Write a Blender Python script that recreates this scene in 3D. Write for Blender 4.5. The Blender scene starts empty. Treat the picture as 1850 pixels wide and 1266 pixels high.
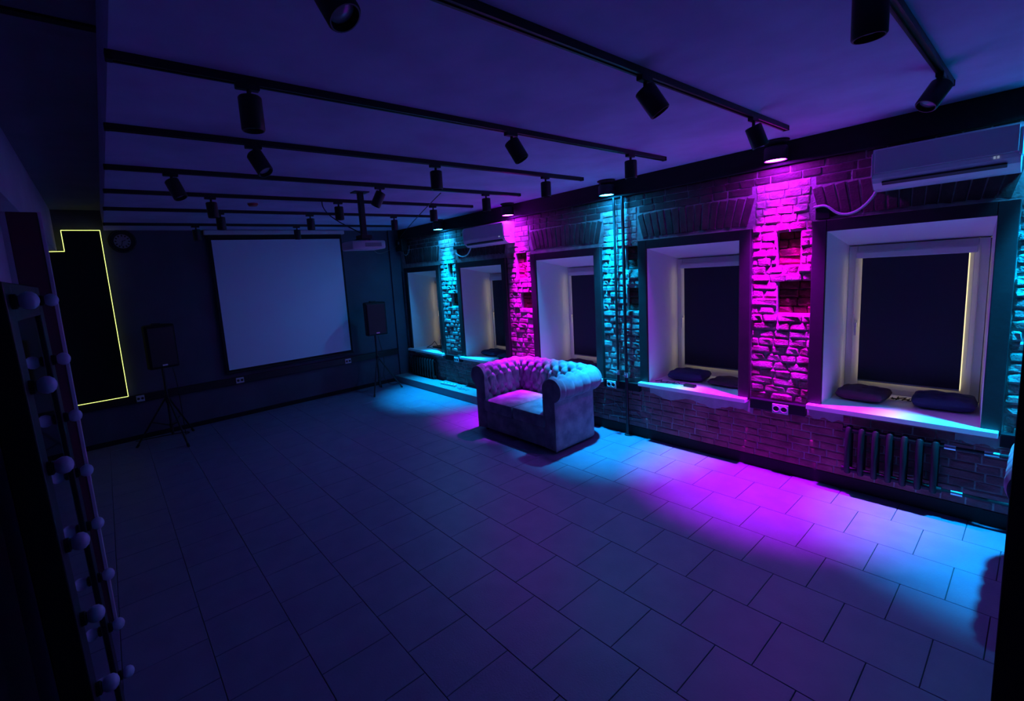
import bpy, bmesh, math, random
from mathutils import Vector, Matrix, Euler
R = random.Random(7)
PI = math.pi
SC = bpy.context.scene
COL = SC.collection

# ------------------------------------------------------------------ camera, world, lights, exposure
W, D, H = 4.84, 8.20, 3.03            # window wall plane, far wall plane, main ceiling height
cam_d = bpy.data.cameras.new('camera'); cam = bpy.data.objects.new('camera', cam_d); COL.objects.link(cam)
cam_d.sensor_width = 36; cam_d.lens = 827.98 / 1850 * 36
cam_d.shift_x = (925 - 843.70) / 1850; cam_d.shift_y = -(633 - 602.94) / 1850
cam_d.clip_start = .02
def cam_basis(yaw, p, r):
    f = Vector((math.sin(yaw) * math.cos(p), math.cos(yaw) * math.cos(p), -math.sin(p)))
    rt = Vector((math.cos(yaw), -math.sin(yaw), 0)); dn = f.cross(rt)
    return rt * math.cos(r) + dn * math.sin(r), -rt * math.sin(r) + dn * math.cos(r), f
rt_, dn_, fw_ = cam_basis(math.radians(38.03289), math.radians(7.600), math.radians(4.03407))
CAM = Vector((0, 0, 2.1))
mw = Matrix((rt_, -dn_, -fw_)).transposed().to_4x4(); mw.translation = CAM
cam.matrix_world = mw
SC.camera = cam
def px(P):                                # world point -> pixel of the 1850 x 1266 frame (used only to rank bricks by size)
    v = Vector(P) - CAM; z = v.dot(fw_)
    return (v.dot(rt_) / z * 828 + 843.7, v.dot(dn_) / z * 828 + 602.9, z) if z > .05 else (-1e4, 0, z)

vs = SC.view_settings
SC.display_settings.display_device = 'sRGB'
vs.view_transform = 'Standard'; vs.look = 'None'; vs.gamma = 1; vs.use_curve_mapping = False
vs.exposure = 0.0
SC.cycles.max_bounces = 10; SC.cycles.diffuse_bounces = 6
SC.cycles.sample_clamp_indirect = 4

world = bpy.data.worlds.new('world'); SC.world = world; world.use_nodes = True
bg = world.node_tree.nodes['Background']
bg.inputs[0].default_value = (1, .82, .42, 1); bg.inputs[1].default_value = 1.6   # warm light outside the blinds

MAGENTA, CYAN = (.52, .0, 1.0), (.0, .42, 1.0)
LAMP_X, LAMP_Z = W - .165, 2.868
LAMPS = [(-.10, 'c'), (1.515, 'm'), (3.205, 'c'), (4.84, 'm'), (6.58, 'c')]
LAMP_W = {'m': 2050, 'c': 1750}
for y, k in LAMPS:
    ld = bpy.data.lights.new('lamp_light', 'SPOT'); lo = bpy.data.objects.new('lamp_light', ld); COL.objects.link(lo)
    ld.energy = LAMP_W[k]; ld.color = MAGENTA if k == 'm' else CYAN
    ld.spot_size = math.radians(53); ld.spot_blend = 1.0; ld.shadow_soft_size = .05
    lo.location = (LAMP_X, y, LAMP_Z - .02); lo.rotation_euler = (0, math.radians(1), 0)

# ------------------------------------------------------------------ materials
def new_mat(name):
    m = bpy.data.materials.new(name); m.use_nodes = True
    nt = m.node_tree; return m, nt, nt.nodes['Principled BSDF']
def mat(name, col, rough=.6, metal=0, noise=None, bump=0, bscale=60, spec=.5, coord='pos', detail=6):
    """noise = (second colour, scale): mottling; bump: fine relief"""
    m, nt, b = new_mat(name)
    b.inputs['Base Color'].default_value = (*col, 1); b.inputs['Roughness'].default_value = rough
    b.inputs['Metallic'].default_value = metal; b.inputs['Specular IOR Level'].default_value = spec
    g = nt.nodes.new('ShaderNodeNewGeometry')
    if noise:
        n = nt.nodes.new('ShaderNodeTexNoise'); n.inputs['Scale'].default_value = noise[1]; n.inputs['Detail'].default_value = detail
        nt.links.new(g.outputs['Position'], n.inputs['Vector'])
        r = nt.nodes.new('ShaderNodeValToRGB'); r.color_ramp.elements[0].position = .35; r.color_ramp.elements[1].position = .65
        r.color_ramp.elements[0].color = (*col, 1); r.color_ramp.elements[1].color = (*noise[0], 1)
        nt.links.new(n.outputs['Fac'], r.inputs['Fac']); nt.links.new(r.outputs['Color'], b.inputs['Base Color'])
    if bump:
        n2 = nt.nodes.new('ShaderNodeTexNoise'); n2.inputs['Scale'].default_value = bscale; n2.inputs['Detail'].default_value = 5
        nt.links.new(g.outputs['Position'], n2.inputs['Vector'])
        bp = nt.nodes.new('ShaderNodeBump'); bp.inputs['Strength'].default_value = bump; bp.inputs['Distance'].default_value = .01
        nt.links.new(n2.outputs['Fac'], bp.inputs['Height']); nt.links.new(bp.outputs['Normal'], b.inputs['Normal'])
    return m
def emit(name, col, s):
    m, nt, b = new_mat(name); b.inputs['Base Color'].default_value = (*col, 1)
    b.inputs['Emission Color'].default_value = (*col, 1); b.inputs['Emission Strength'].default_value = s
    return m
M = dict(
    tile=mat('floor_tile_glaze', (.148, .152, .240), .45, noise=((.175, .180, .270), 5), bump=.12, bscale=90),
    grout=mat('grout', (.05, .05, .06), .9),
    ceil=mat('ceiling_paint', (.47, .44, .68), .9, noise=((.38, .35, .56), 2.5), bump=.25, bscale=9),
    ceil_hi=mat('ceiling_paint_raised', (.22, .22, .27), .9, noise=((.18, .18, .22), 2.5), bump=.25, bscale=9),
    wall=mat('grey_wall_paint', (.085, .095, .13), .85, noise=((.065, .07, .10), 1.6), bump=.2, bscale=14),
    wall_l=mat('lilac_wall_paint', (.50, .44, .56), .85, noise=((.44, .38, .50), 2), bump=.15, bscale=20),
    black=mat('black_satin', (.008, .008, .01), .45),
    matte=mat('black_matte', (.005, .005, .006), .8),
    darkwood=mat('dark_stained_wood', (.022, .016, .019), .5, noise=((.014, .010, .013), 8), bump=.1, bscale=40),
    mortar=mat('pale_mortar', (.42, .38, .36), .95, noise=((.30, .26, .25), 14), bump=.6, bscale=70),
    rough=mat('worn_brick', (.44, .31, .29), .9, noise=((.20, .07, .07), 10), bump=.9, bscale=85),
    pale=mat('whitewashed_brick', (.54, .43, .40), .9, noise=((.40, .24, .22), 12), bump=.6, bscale=70),  # colour lightened under the lamps to throw more glow onto the ceiling
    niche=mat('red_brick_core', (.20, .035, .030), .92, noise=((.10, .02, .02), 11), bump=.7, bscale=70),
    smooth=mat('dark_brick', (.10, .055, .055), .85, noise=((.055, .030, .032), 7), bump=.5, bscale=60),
    low=mat('low_brick', (.36, .12, .14), .85, noise=((.18, .06, .07), 6), bump=.5, bscale=60),
    plaster=mat('pale_plaster', (.42, .40, .40), .9, noise=((.32, .30, .30), 8), bump=.3, bscale=40),
    white=mat('white_paint', (.84, .84, .84), .6, bump=.05, bscale=120),
    pvc=mat('white_pvc', (.70, .70, .70), .4),
    sill=mat('white_sill', (.85, .85, .86), .35),
    plastic=mat('white_plastic', (.60, .60, .62), .4),
    grey=mat('grey_plastic', (.25, .25, .27), .5),
    blind=mat('blackout_fabric', (.02, .02, .04), .9, bump=.1, bscale=400),
    screen=mat('projection_fabric', (.70, .82, .90), .9),
    chrome=mat('steel', (.6, .6, .62), .3, 1),
    iron=mat('cast_iron_paint', (.014, .012, .015), .6, spec=.3),
    maroon=mat('maroon_paint', (.11, .025, .05), .7),
    cush=mat('navy_cushion', (.035, .035, .11), .85, bump=.3, bscale=200),
    cush2=mat('plum_cushion', (.085, .030, .065), .85, bump=.3, bscale=200),
    wall_p=mat('grey_plinth_paint', (.20, .21, .24), .7, bump=.1),
    red=mat('red_plastic', (.35, .02, .03), .5),
    panel=mat('black_glass_panel', (.006, .012, .006), .25),
    bulb=mat('frosted_bulb', (.55, .58, .80), .35),
    lens_m=emit('magenta_lens', (.42, .008, 1), 230), lens_c=emit('cyan_lens', (.008, .40, 1), 230),
    led=emit('led_strip', (.85, 1.0, .25), 1.8),
    dull=mat('lamp_glass', (.25, .25, .30), .15),
    sockhole=mat('socket_hole', (.02, .02, .02), .6),
    label=mat('paper_label', (.55, .55, .6), .6),
)
def velvet():
    m, nt, b = new_mat('grey_velvet')
    b.inputs['Base Color'].default_value = (.15, .15, .20, 1); b.inputs['Roughness'].default_value = .75
    b.inputs['Sheen Weight'].default_value = .15; b.inputs['Sheen Roughness'].default_value = .4
    b.inputs['Specular IOR Level'].default_value = .2
    t = nt.nodes.new('ShaderNodeTexCoord'); n = nt.nodes.new('ShaderNodeTexNoise'); n.inputs['Scale'].default_value = 7; n.inputs['Detail'].default_value = 8
    nt.links.new(t.outputs['Object'], n.inputs['Vector'])
    r = nt.nodes.new('ShaderNodeValToRGB'); r.color_ramp.elements[0].position = .35; r.color_ramp.elements[1].position = .68
    r.color_ramp.elements[0].color = (.17, .16, .21, 1); r.color_ramp.elements[1].color = (.34, .32, .38, 1)
    nt.links.new(n.outputs['Fac'], r.inputs['Fac']); nt.links.new(r.outputs['Color'], b.inputs['Base Color'])
    return m
M['velvet'] = velvet()
def glass():
    m, nt, b = new_mat('window_glass'); out = nt.nodes['Material Output']
    t = nt.nodes.new('ShaderNodeBsdfTransparent'); gl = nt.nodes.new('ShaderNodeBsdfGlossy'); gl.inputs['Roughness'].default_value = .02
    mx = nt.nodes.new('ShaderNodeMixShader'); mx.inputs[0].default_value = .06
    nt.links.new(t.outputs[0], mx.inputs[1]); nt.links.new(gl.outputs[0], mx.inputs[2]); nt.links.new(mx.outputs[0], out.inputs[0])
    nt.nodes.remove(b); return m
M['glass'] = glass()
def mirror():
    m, nt, b = new_mat('mirror_glass'); b.inputs['Base Color'].default_value = (.55, .55, .6, 1)
    b.inputs['Metallic'].default_value = 1; b.inputs['Roughness'].default_value = .04; return m
M['mirror'] = mirror()

# ------------------------------------------------------------------ mesh helpers
class MB:
    def __init__(s): s.v = []; s.f = []
    def add(s, vs, fs, mtx=None):
        o = len(s.v); s.v += [tuple(mtx @ Vector(p)) if mtx else tuple(p) for p in vs]
        s.f += [tuple(i + o for i in f) for f in fs]; return s
    def box(s, x0, x1, y0, y1, z0, z1, mtx=None, c=0):
        """box, optionally with chamfered edges (c)"""
        if c <= 0:
            v = [(x, y, z) for x in (x0, x1) for y in (y0, y1) for z in (z0, z1)]
            return s.add(v, [(0, 1, 3, 2), (4, 6, 7, 5), (0, 4, 5, 1), (2, 3, 7, 6), (0, 2, 6, 4), (1, 5, 7, 3)], mtx)
        bm = bmesh.new(); bmesh.ops.create_cube(bm, size=1)
        for q in bm.verts:
            q.co = Vector(((x0 + x1) / 2 + q.co.x * (x1 - x0), (y0 + y1) / 2 + q.co.y * (y1 - y0), (z0 + z1) / 2 + q.co.z * (z1 - z0)))
        bmesh.ops.bevel(bm, geom=bm.edges[:], offset=c, segments=2, profile=.5, affect='EDGES')
        bm.verts.index_update()
        s.add([q.co.copy() for q in bm.verts], [[q.index for q in f.verts] for f in bm.faces], mtx); bm.free(); return s
    def lathe(s, prof, n=20, mtx=None, ring=False):
        """prof: (radius, z) list, about local z; closed with fans at r = 0"""
        vs, fs = [], []
        for r, z in prof:
            for k in range(n): a = 2 * PI * k / n; vs.append((r * math.cos(a), r * math.sin(a), z))
        for i in range(len(prof) - 1):
            for k in range(n):
                k2 = (k + 1) % n; fs.append((i * n + k, i * n + k2, (i + 1) * n + k2, (i + 1) * n + k))
        if ring:
            L_ = (len(prof) - 1) * n; fs += [(L_ + k, L_ + (k + 1) % n, (k + 1) % n, k) for k in range(n)]
        else:
            fs.append(tuple(reversed(range(n)))); fs.append(tuple((len(prof) - 1) * n + k for k in range(n)))
        return s.add(vs, fs, mtx)
    def cyl(s, p0, p1, r, n=12, r1=None):
        p0, p1 = Vector(p0), Vector(p1); d = p1 - p0
        q = d.to_track_quat('Z', 'Y').to_matrix().to_4x4(); q.translation = p0
        return s.lathe([(r, 0), (r if r1 is None else r1, d.length)], n, q)
    def tube(s, pts, r, n=8):
        pts = [Vector(p) for p in pts]; vs, fs = [], []; up = None
        for i, p in enumerate(pts):
            t = (pts[min(i + 1, len(pts) - 1)] - pts[max(i - 1, 0)]).normalized()
            if up is None: up = t.orthogonal().normalized()
            up = (up - t * up.dot(t)).normalized(); b = t.cross(up)
            for k in range(n): a = 2 * PI * k / n; vs.append(p + r * (math.cos(a) * up + math.sin(a) * b))
        for i in range(len(pts) - 1):
            for k in range(n):
                k2 = (k + 1) % n; fs.append((i * n + k, i * n + k2, (i + 1) * n + k2, (i + 1) * n + k))
        fs.append(tuple(reversed(range(n)))); fs.append(tuple((len(pts) - 1) * n + k for k in range(n)))
        return s.add(vs, fs)
    def prism(s, poly, h0, h1, axis='y'):
        n = len(poly)
        def P(a, b, h): return (a, h, b) if axis == 'y' else ((h, a, b) if axis == 'x' else (a, b, h))
        vs = [P(a, b, h0) for a, b in poly] + [P(a, b, h1) for a, b in poly]
        fs = [tuple(range(n)), tuple(reversed(range(n, 2 * n)))] + [(i, n + i, n + (i + 1) % n, (i + 1) % n) for i in range(n)]
        return s.add(vs, fs)
    def mesh(s, name, m, smooth=False):
        me = bpy.data.meshes.new(name); me.from_pydata(s.v, [], s.f); me.materials.append(M[m] if isinstance(m, str) else m)
        bm = bmesh.new(); bm.from_mesh(me); bmesh.ops.recalc_face_normals(bm, faces=bm.faces); bm.to_mesh(me); bm.free()
        if smooth:
            for p in me.polygons: p.use_smooth = True
            if smooth != 2: me.set_sharp_from_angle(angle=math.radians(38))
        return me
    def build(s, name, m, parent=None, smooth=False, label=None, bevel=0):
        o = bpy.data.objects.new(name, s.mesh(name, m, smooth)); COL.objects.link(o)
        if parent: o.parent = parent
        if label: o['label'] = label
        return o
def thing(name, label, cat, loc=(0, 0, 0), rotz=0, group=None):
    o = bpy.data.objects.new(name, None); COL.objects.link(o); o.empty_display_size = .1
    o.location = loc; o.rotation_euler = (0, 0, rotz); tag(o, label, cat, group); return o
def tag(o, label, cat, group=None):
    o['label'] = label; o['category'] = cat
    if group: o['group'] = group
    return o
def struct(o, label=None, cat=None):
    o['kind'] = 'structure'
    if label: o['label'] = label
    if cat: o['category'] = cat
    return o
def copy_tree(o, parent=None):
    c = o.copy(); COL.objects.link(c)
    if parent: c.parent = parent
    for ch in list(o.children): copy_tree(ch, c)
    return c
def bez(p0, p1, p2, p3, n=14):
    p0, p1, p2, p3 = map(Vector, (p0, p1, p2, p3)); out = []
    for i in range(n + 1):
        t = i / n; u = 1 - t; out.append(u**3 * p0 + 3 * u * u * t * p1 + 3 * u * t * t * p2 + t**3 * p3)
    return out

# ------------------------------------------------------------------ floor with its tiles
XL, YB = -.38, -2.2
fl = struct(MB().box(-1.1, W + .9, YB - .2, D + .2, -.15, -.011).build('floor', 'grout'), 'grey tiled floor laid in running bond, tinted by the coloured lamps', 'floor')
TX, TY, X0, G = .425, .372, .225, .0035
def tile_mb(x0, x1, y0, y1):
    c = .0018; v = []
    for z, i in ((-.0105, 0), (-c, 0), (0, c)):
        v += [(x0 + i, y0 + i, z), (x1 - i, y0 + i, z), (x1 - i, y1 - i, z), (x0 + i, y1 - i, z)]
    f = [(8, 9, 10, 11)] + [(a * 4 + k, a * 4 + (k + 1) % 4, a * 4 + 4 + (k + 1) % 4, a * 4 + 4 + k) for a in (0, 1) for k in range(4)]
    return v, f
v, f = tile_mb(-(TX - G) / 2, (TX - G) / 2, -(TY - G) / 2, (TY - G) / 2)
tile_me = MB().add(v, f).mesh('tile', 'tile')
rest = MB(); nt_ = 0
for k in range(-4, 12):
    xa, xb = X0 + TX * k, X0 + TX * (k + 1)
    off = .262 if (k % 2 == 0) else .456                      # rows alternate by half a tile
    j = int((YB - off) / TY) - 1
    while off + TY * j < D:
        ya, yb = off + TY * j, off + TY * (j + 1); j += 1
        a0, a1, b0, b1 = max(xa, -1.0), min(xb, W + .02), max(ya, YB), min(yb, D)
        if a1 - a0 < .03 or b1 - b0 < .03: continue
        vis = b1 > -.05 and a1 > XL and nt_ < 300 and not (a0 < 0 and b1 < 1.6)
        if vis:
            nt_ += 1
            o = bpy.data.objects.new('tile', tile_me); COL.objects.link(o); o.parent = fl
            o.location = ((a0 + a1) / 2, (b0 + b1) / 2, R.uniform(-.0006, 0))
            o.scale = ((a1 - a0 - (G if a1 - a0 < TX - .001 else 0)) / (TX - (G if a1 - a0 < TX - .001 else 0)), (b1 - b0) / TY, 1)
        else:
            rest.add(*tile_mb(a0 + G / 2, a1 - G / 2, b0 + G / 2, b1 - G / 2))
o = rest.build('tile_field', 'tile', fl); o['kind'] = 'stuff'

# ------------------------------------------------------------------ ceiling, walls, beam
HI = 3.30                                                    # the ceiling left of the tracks is a step higher
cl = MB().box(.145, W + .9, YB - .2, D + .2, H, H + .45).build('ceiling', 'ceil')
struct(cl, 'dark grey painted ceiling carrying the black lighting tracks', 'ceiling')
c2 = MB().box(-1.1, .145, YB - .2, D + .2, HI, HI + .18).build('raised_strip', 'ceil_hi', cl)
MB().box(-.40, .143, 2.70, 2.745, HI - .012, HI + .01).build('joint_strip', 'matte', cl)
wf = struct(MB().box(-1.1, W + .9, D, D + .2, -.15, HI + .1).build('wall_far', 'wall'), 'dark grey far wall behind the projection screen', 'wall')
struct(MB().box(4.58, 4.80, D - .05, D + .01, 0, H).build('trim_11', 'wall'), 'grey pier strip on the far wall beside the window wall', 'pier')
wl = struct(MB().box(XL - .15, XL, YB, 3.66, 0, HI + .1).box(-1.1, -1.0, 3.5, D, 0, HI + .1).box(-1.02, XL - .14, 3.5, 3.66, 0, HI + .1)
            .box(-1.02, XL, 3.66, D, 2.76, HI + .1).build('wall_left', 'wall_l'), 'lilac grey left wall with an alcove under a bulkhead', 'wall')
wb = struct(MB().box(-1.1, W + .9, YB - .2, YB, -.15, HI + .1).build('wall_back', 'wall'))
struct(MB().box(W - .045, W + .05, YB, D, 2.835, H, c=.006).build('trim_1', 'matte'), 'black beam boxed along the top of the brick wall', 'beam')
pil = struct(MB().box(-.354, -.222, 3.60, 3.655, 0, 2.61, c=.004).build('trim_2', 'maroon'), 'tall maroon pilaster at the end of the left wall', 'pilaster')
MB().box(-.222, -.205, 3.595, 3.655, 0, 2.61, c=.003).build('edge_strip', 'wall_l', pil)
MB().box(-.385, -.354, 3.60, 3.655, 0, 2.61).build('wall_strip', 'wall_l', pil)
struct(MB().box(XL - .005, XL + .02, .3, 2.10, 0, 2.3, c=.004).build('trim_3', 'black'), 'black board fixed to the left wall before the bulb mirror', 'board')
struct(MB().box(-.99, W - .1, D - .012, D + .01, 0, .07).build('baseboard_far', 'matte'))
struct(MB().box(W - .004, W + .02, YB, D - .02, 0, .115, c=.003).build('baseboard_right', 'matte'))
dr = struct(MB().box(.60, .645, -.85, .0094, .01, 2.25, c=.002).build('door_1', 'matte'), 'black door leaf close to the camera at the right edge', 'door')
MB().cyl((.60, -.78, 1.05), (.555, -.78, 1.05), .01).cyl((.555, -.78, 1.05), (.555, -.66, 1.05), .009).build('door_handle', 'chrome', dr)

# window geometry: opening y0..y1, sill top z, opening top z
WIN = [(.237, 1.175, .735, 2.230), (1.848, 2.808, .695, 2.222), (3.508, 4.482, .655, 2.200), (5.190, 6.232, .652, 2.183), (6.935, 7.955, .655, 2.176)]
CS = .098                                                   # casing board width
PIERS = [(-.42, .140)] + [(WIN[i][1] + CS, WIN[i + 1][0] - CS) for i in range(4)]
# backing masonry of the window wall (mortar), pier by pier
bk = MB()
edges = [(YB, -1.4)] + [(-.42 - .0, .14)] + PIERS[1:] + [(WIN[4][1] + CS, D + .1)]
xq = W + .007
bk.box(W + .006, W + .80, YB, D + .1, -.15, .60)
bk.box(W + .006, W + .80, YB, D + .1, 2.34, H + .1)
for a, b, zs, zt in WIN:
    bk.box(W + .008, W + .80, a - .02, b + .02, .59, zs - .045)
    bk.box(W + .008, W + .80, a - .02, b + .02, zt + .045, 2.345)
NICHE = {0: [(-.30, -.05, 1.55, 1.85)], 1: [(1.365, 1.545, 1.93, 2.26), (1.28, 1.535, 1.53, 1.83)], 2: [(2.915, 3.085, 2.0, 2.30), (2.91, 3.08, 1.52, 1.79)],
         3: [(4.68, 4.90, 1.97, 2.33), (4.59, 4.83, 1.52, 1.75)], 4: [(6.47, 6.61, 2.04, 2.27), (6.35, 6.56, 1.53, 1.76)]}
def wall_with_holes(y0, y1, z0, z1, holes):
    ys = sorted({y0, y1, *[min(max(h[k], y0), y1) for h in holes for k in (0, 1)]}); zs = sorted({z0, z1, *[h[k] for h in holes for k in (2, 3)]})
    for a, b in zip(ys, ys[1:]):
        for c, d in zip(zs, zs[1:]):
            inside = any(h[0] <= (a + b) / 2 <= h[1] and h[2] <= (c + d) / 2 <= h[3] for h in holes)
            bk.box(W + .085 if inside else xq, W + .80, a, b, c, d)
for i in range(6):
    lo = WIN[i - 1][1] + .012 if i else YB
    hi = WIN[i][0] - .012 if i < 5 else D + .1
    wall_with_holes(lo, hi, .60, 2.34, NICHE.get(i, []))
wr = struct(bk.build('wall_right', 'mortar'), 'bare brick window wall with five deep windows, lit magenta and cyan', 'wall')

# ------------------------------------------------------------------ bricks
def brick_me(kind, i, rng):
    """unit brick: x = -1 front .. 0 back (depth), y,z = -.5 .. .5; about 42 triangles, worn edges"""
    j = {'rough': .055, 'niche': .09, 'smooth': .03}[kind]
    us = [-.5, -.37 + rng.uniform(-.05, .05), .37 + rng.uniform(-.05, .05), .5]
    vs, fs = [], []
    for a, u in enumerate(us):
        for b, w in enumerate((-.5, -.30 + rng.uniform(-.06, .06), .30 + rng.uniform(-.06, .06), .5)):
            rim = (a in (0, 3)) + (b in (0, 3))
            d = -1 + (.05 if kind == 'smooth' else .13) * (rim > 0) + (.10 if kind != 'smooth' else .03) * (rim > 1)
            sh = (.97 if kind == 'smooth' else .98) - (.05 if rim > 1 and kind != 'smooth' else 0)
            vs.append((d + rng.uniform(-j, j) * 1.6, u * sh + rng.uniform(-j, j) * .28, w * sh + rng.uniform(-j, j) * .5))
    for a in range(3):
        for b in range(3): fs.append((a * 4 + b, a * 4 + b + 1, a * 4 + b + 5, a * 4 + b + 4))
    ring = [0, 1, 2, 3, 7, 11, 15, 14, 13, 12, 8, 4]
    n = len(vs)
    for q in ring: vs.append((0, vs[q][1] * 1.01, vs[q][2] * 1.01))
    for k in range(12): fs.append((ring[k], n + k, n + (k + 1) % 12, ring[(k + 1) % 12]))
    return vs, fs
VAR = {}
for kind, cnt in (('rough', 14), ('niche', 6), ('smooth', 8)):
    VAR[kind] = [brick_me(kind, i, R) for i in range(cnt)]
MES = {}
def var_mesh(kind, i, m):
    if (kind, i, m) not in MES: MES[(kind, i, m)] = MB().add(*VAR[kind][i]).mesh('brick', m, smooth=False)
    return MES[(kind, i, m)]
BR = []          # (kind, material, y, z, L, h, x of the front, rotation, depth)
def course(y0, y1, z0, z1, rh, kind, m, lens, front, jit, holes=()):
    n = max(1, round((z1 - z0) / rh)); rh = (z1 - z0) / n
    for r in range(n):
        z = z0 + (r + .5) * rh; segs = [(y0, y1, False)]
        for h in holes:
            if h[2] < z < h[3]:
                nxt = []
                for (p, q, inn) in segs:
                    lo, hi = max(p, h[0]), min(q, h[1])
                    if inn or hi <= lo: nxt.append((p, q, inn)); continue
                    nxt += [(p, lo, False), (lo, hi, True), (hi, q, False)]
                segs = nxt
        for (p, q, inn) in segs:
            if q - p < .012: continue
            y = p - R.uniform(0, .06) - (.06 if r % 2 else 0)
            while y < q - .006:
                L = R.choice(lens) * R.uniform(.93, 1.07)
                if q - (y + L) < .045: L = q - y
                a, b = max(y, p), min(y + L, q); y += L
                if b - a < .02: continue
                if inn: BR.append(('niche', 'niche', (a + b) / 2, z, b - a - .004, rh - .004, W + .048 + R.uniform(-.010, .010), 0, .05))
                else: BR.append((kind, m, (a + b) / 2, z, b - a - .006, rh - .006, front - R.uniform(*jit), 0, .05))
for i, (a, b) in enumerate(PIERS):
    course(a + .004, b - .004, .70, 2.34, .073, 'rough', 'rough', (.115, .125, .13, .19), W + .002, (.001, .012), NICHE[i])
    course(a + .03, b - .03, 2.345, 2.70, .071, 'smooth', 'pale', (.12, .125, .2), W + .002, (0, .010))  # pier tops in the lightened brick that boosts the ceiling glow
for i, (a, b) in enumerate(PIERS):
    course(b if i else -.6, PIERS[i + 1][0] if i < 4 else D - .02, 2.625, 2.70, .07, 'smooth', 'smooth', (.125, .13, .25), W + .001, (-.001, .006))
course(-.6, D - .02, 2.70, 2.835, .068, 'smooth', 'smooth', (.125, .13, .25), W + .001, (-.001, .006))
course(-.6, D - .02, .115, .655, .0675, 'smooth', 'low', (.125, .13, .13, .25), W + .001, (-.002, .007))
for (a, b, zs, zt) in WIN:                                   # flat arch of standing bricks over each opening
    n = round((b - a + .26) / .080); c = (a + b) / 2
    for q in range(n):
        t = (q + .5) / n * 2 - 1; y = c + t * (b - a + .18) / 2
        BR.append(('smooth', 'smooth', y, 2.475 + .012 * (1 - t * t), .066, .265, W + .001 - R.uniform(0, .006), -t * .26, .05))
def size_px(b):
    u = px((W, b[2], b[3]))
    if not (-30 < u[0] < 1835 and 0 < u[1] < 1000): return 0
    if .40 < b[2] < 1.0 and b[3] < .60: return 0            # behind the radiator
    if 3.2 < b[2] < 5.2 and b[3] < .66: return 0            # behind the sofa
    return b[4] * b[5] / u[2] ** 2 * (1.6 if b[0] != 'smooth' else 1)
BR.sort(key=size_px, reverse=True)
heap = {}
def depth_of(k): return .085 if k == 'niche' else .05
for q, (k, m, y, z, L, h, fr, rot, dep) in enumerate(BR):
    i = R.randrange(len(VAR[k])); dep = depth_of(k); dd = W + dep - fr
    if q < 300:
        o = bpy.data.objects.new('brick', var_mesh(k, i, m)); COL.objects.link(o); o.parent = wr
        o.location = (W + dep, y, z); o.scale = (dd if k == 'smooth' else dd, L, h); o.rotation_euler = (rot, 0, 0)
    else:
        mt = Matrix.Translation((W + dep, y, z)) @ Matrix.Rotation(rot, 4, 'X') @ Matrix.Diagonal((dd, L, h, 1))
        heap.setdefault(m, MB()).add(*VAR[k][i], mt)
names = {'rough': 'worn_bricks', 'niche': 'niche_bricks', 'smooth': 'arch_bricks', 'low': 'lower_bricks', 'pale': 'bounce_pale_bricks'}
for m, mb in heap.items():
    o = mb.build(names[m], m, wr); o['kind'] = 'stuff'
# ragged plaster patch left under the second sill, and stubs beside the first
def ragged(y0, y1, z0, z1, amp):
    top = [(y0, z1), (y1, z1)]; n = 26
    bot = [(y1 + (y0 - y1) * k / n, z0 + amp * (math.sin(k * .55 + y0) + .4 * R.uniform(-1, 1))) for k in range(n + 1)]
    return top + bot
MB().prism(ragged(1.72, 2.80, .545, .655, .022), W - .012, W + .01, 'x').build('plaster_patch', 'plaster', wr)
MB().prism(ragged(1.02, 1.28, .60, .69, .012), W - .012, W + .01, 'x').build('plaster_patch', 'plaster', wr)
MB().prism(ragged(.10, .36, .605, .69, .01), W - .012, W + .01, 'x').build('plaster_patch', 'plaster', wr)
MB().prism(ragged(6.95, 7.9, .55, .62, .012), W - .012, W + .01, 'x').build('plaster_patch', 'plaster', wr)

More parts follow.
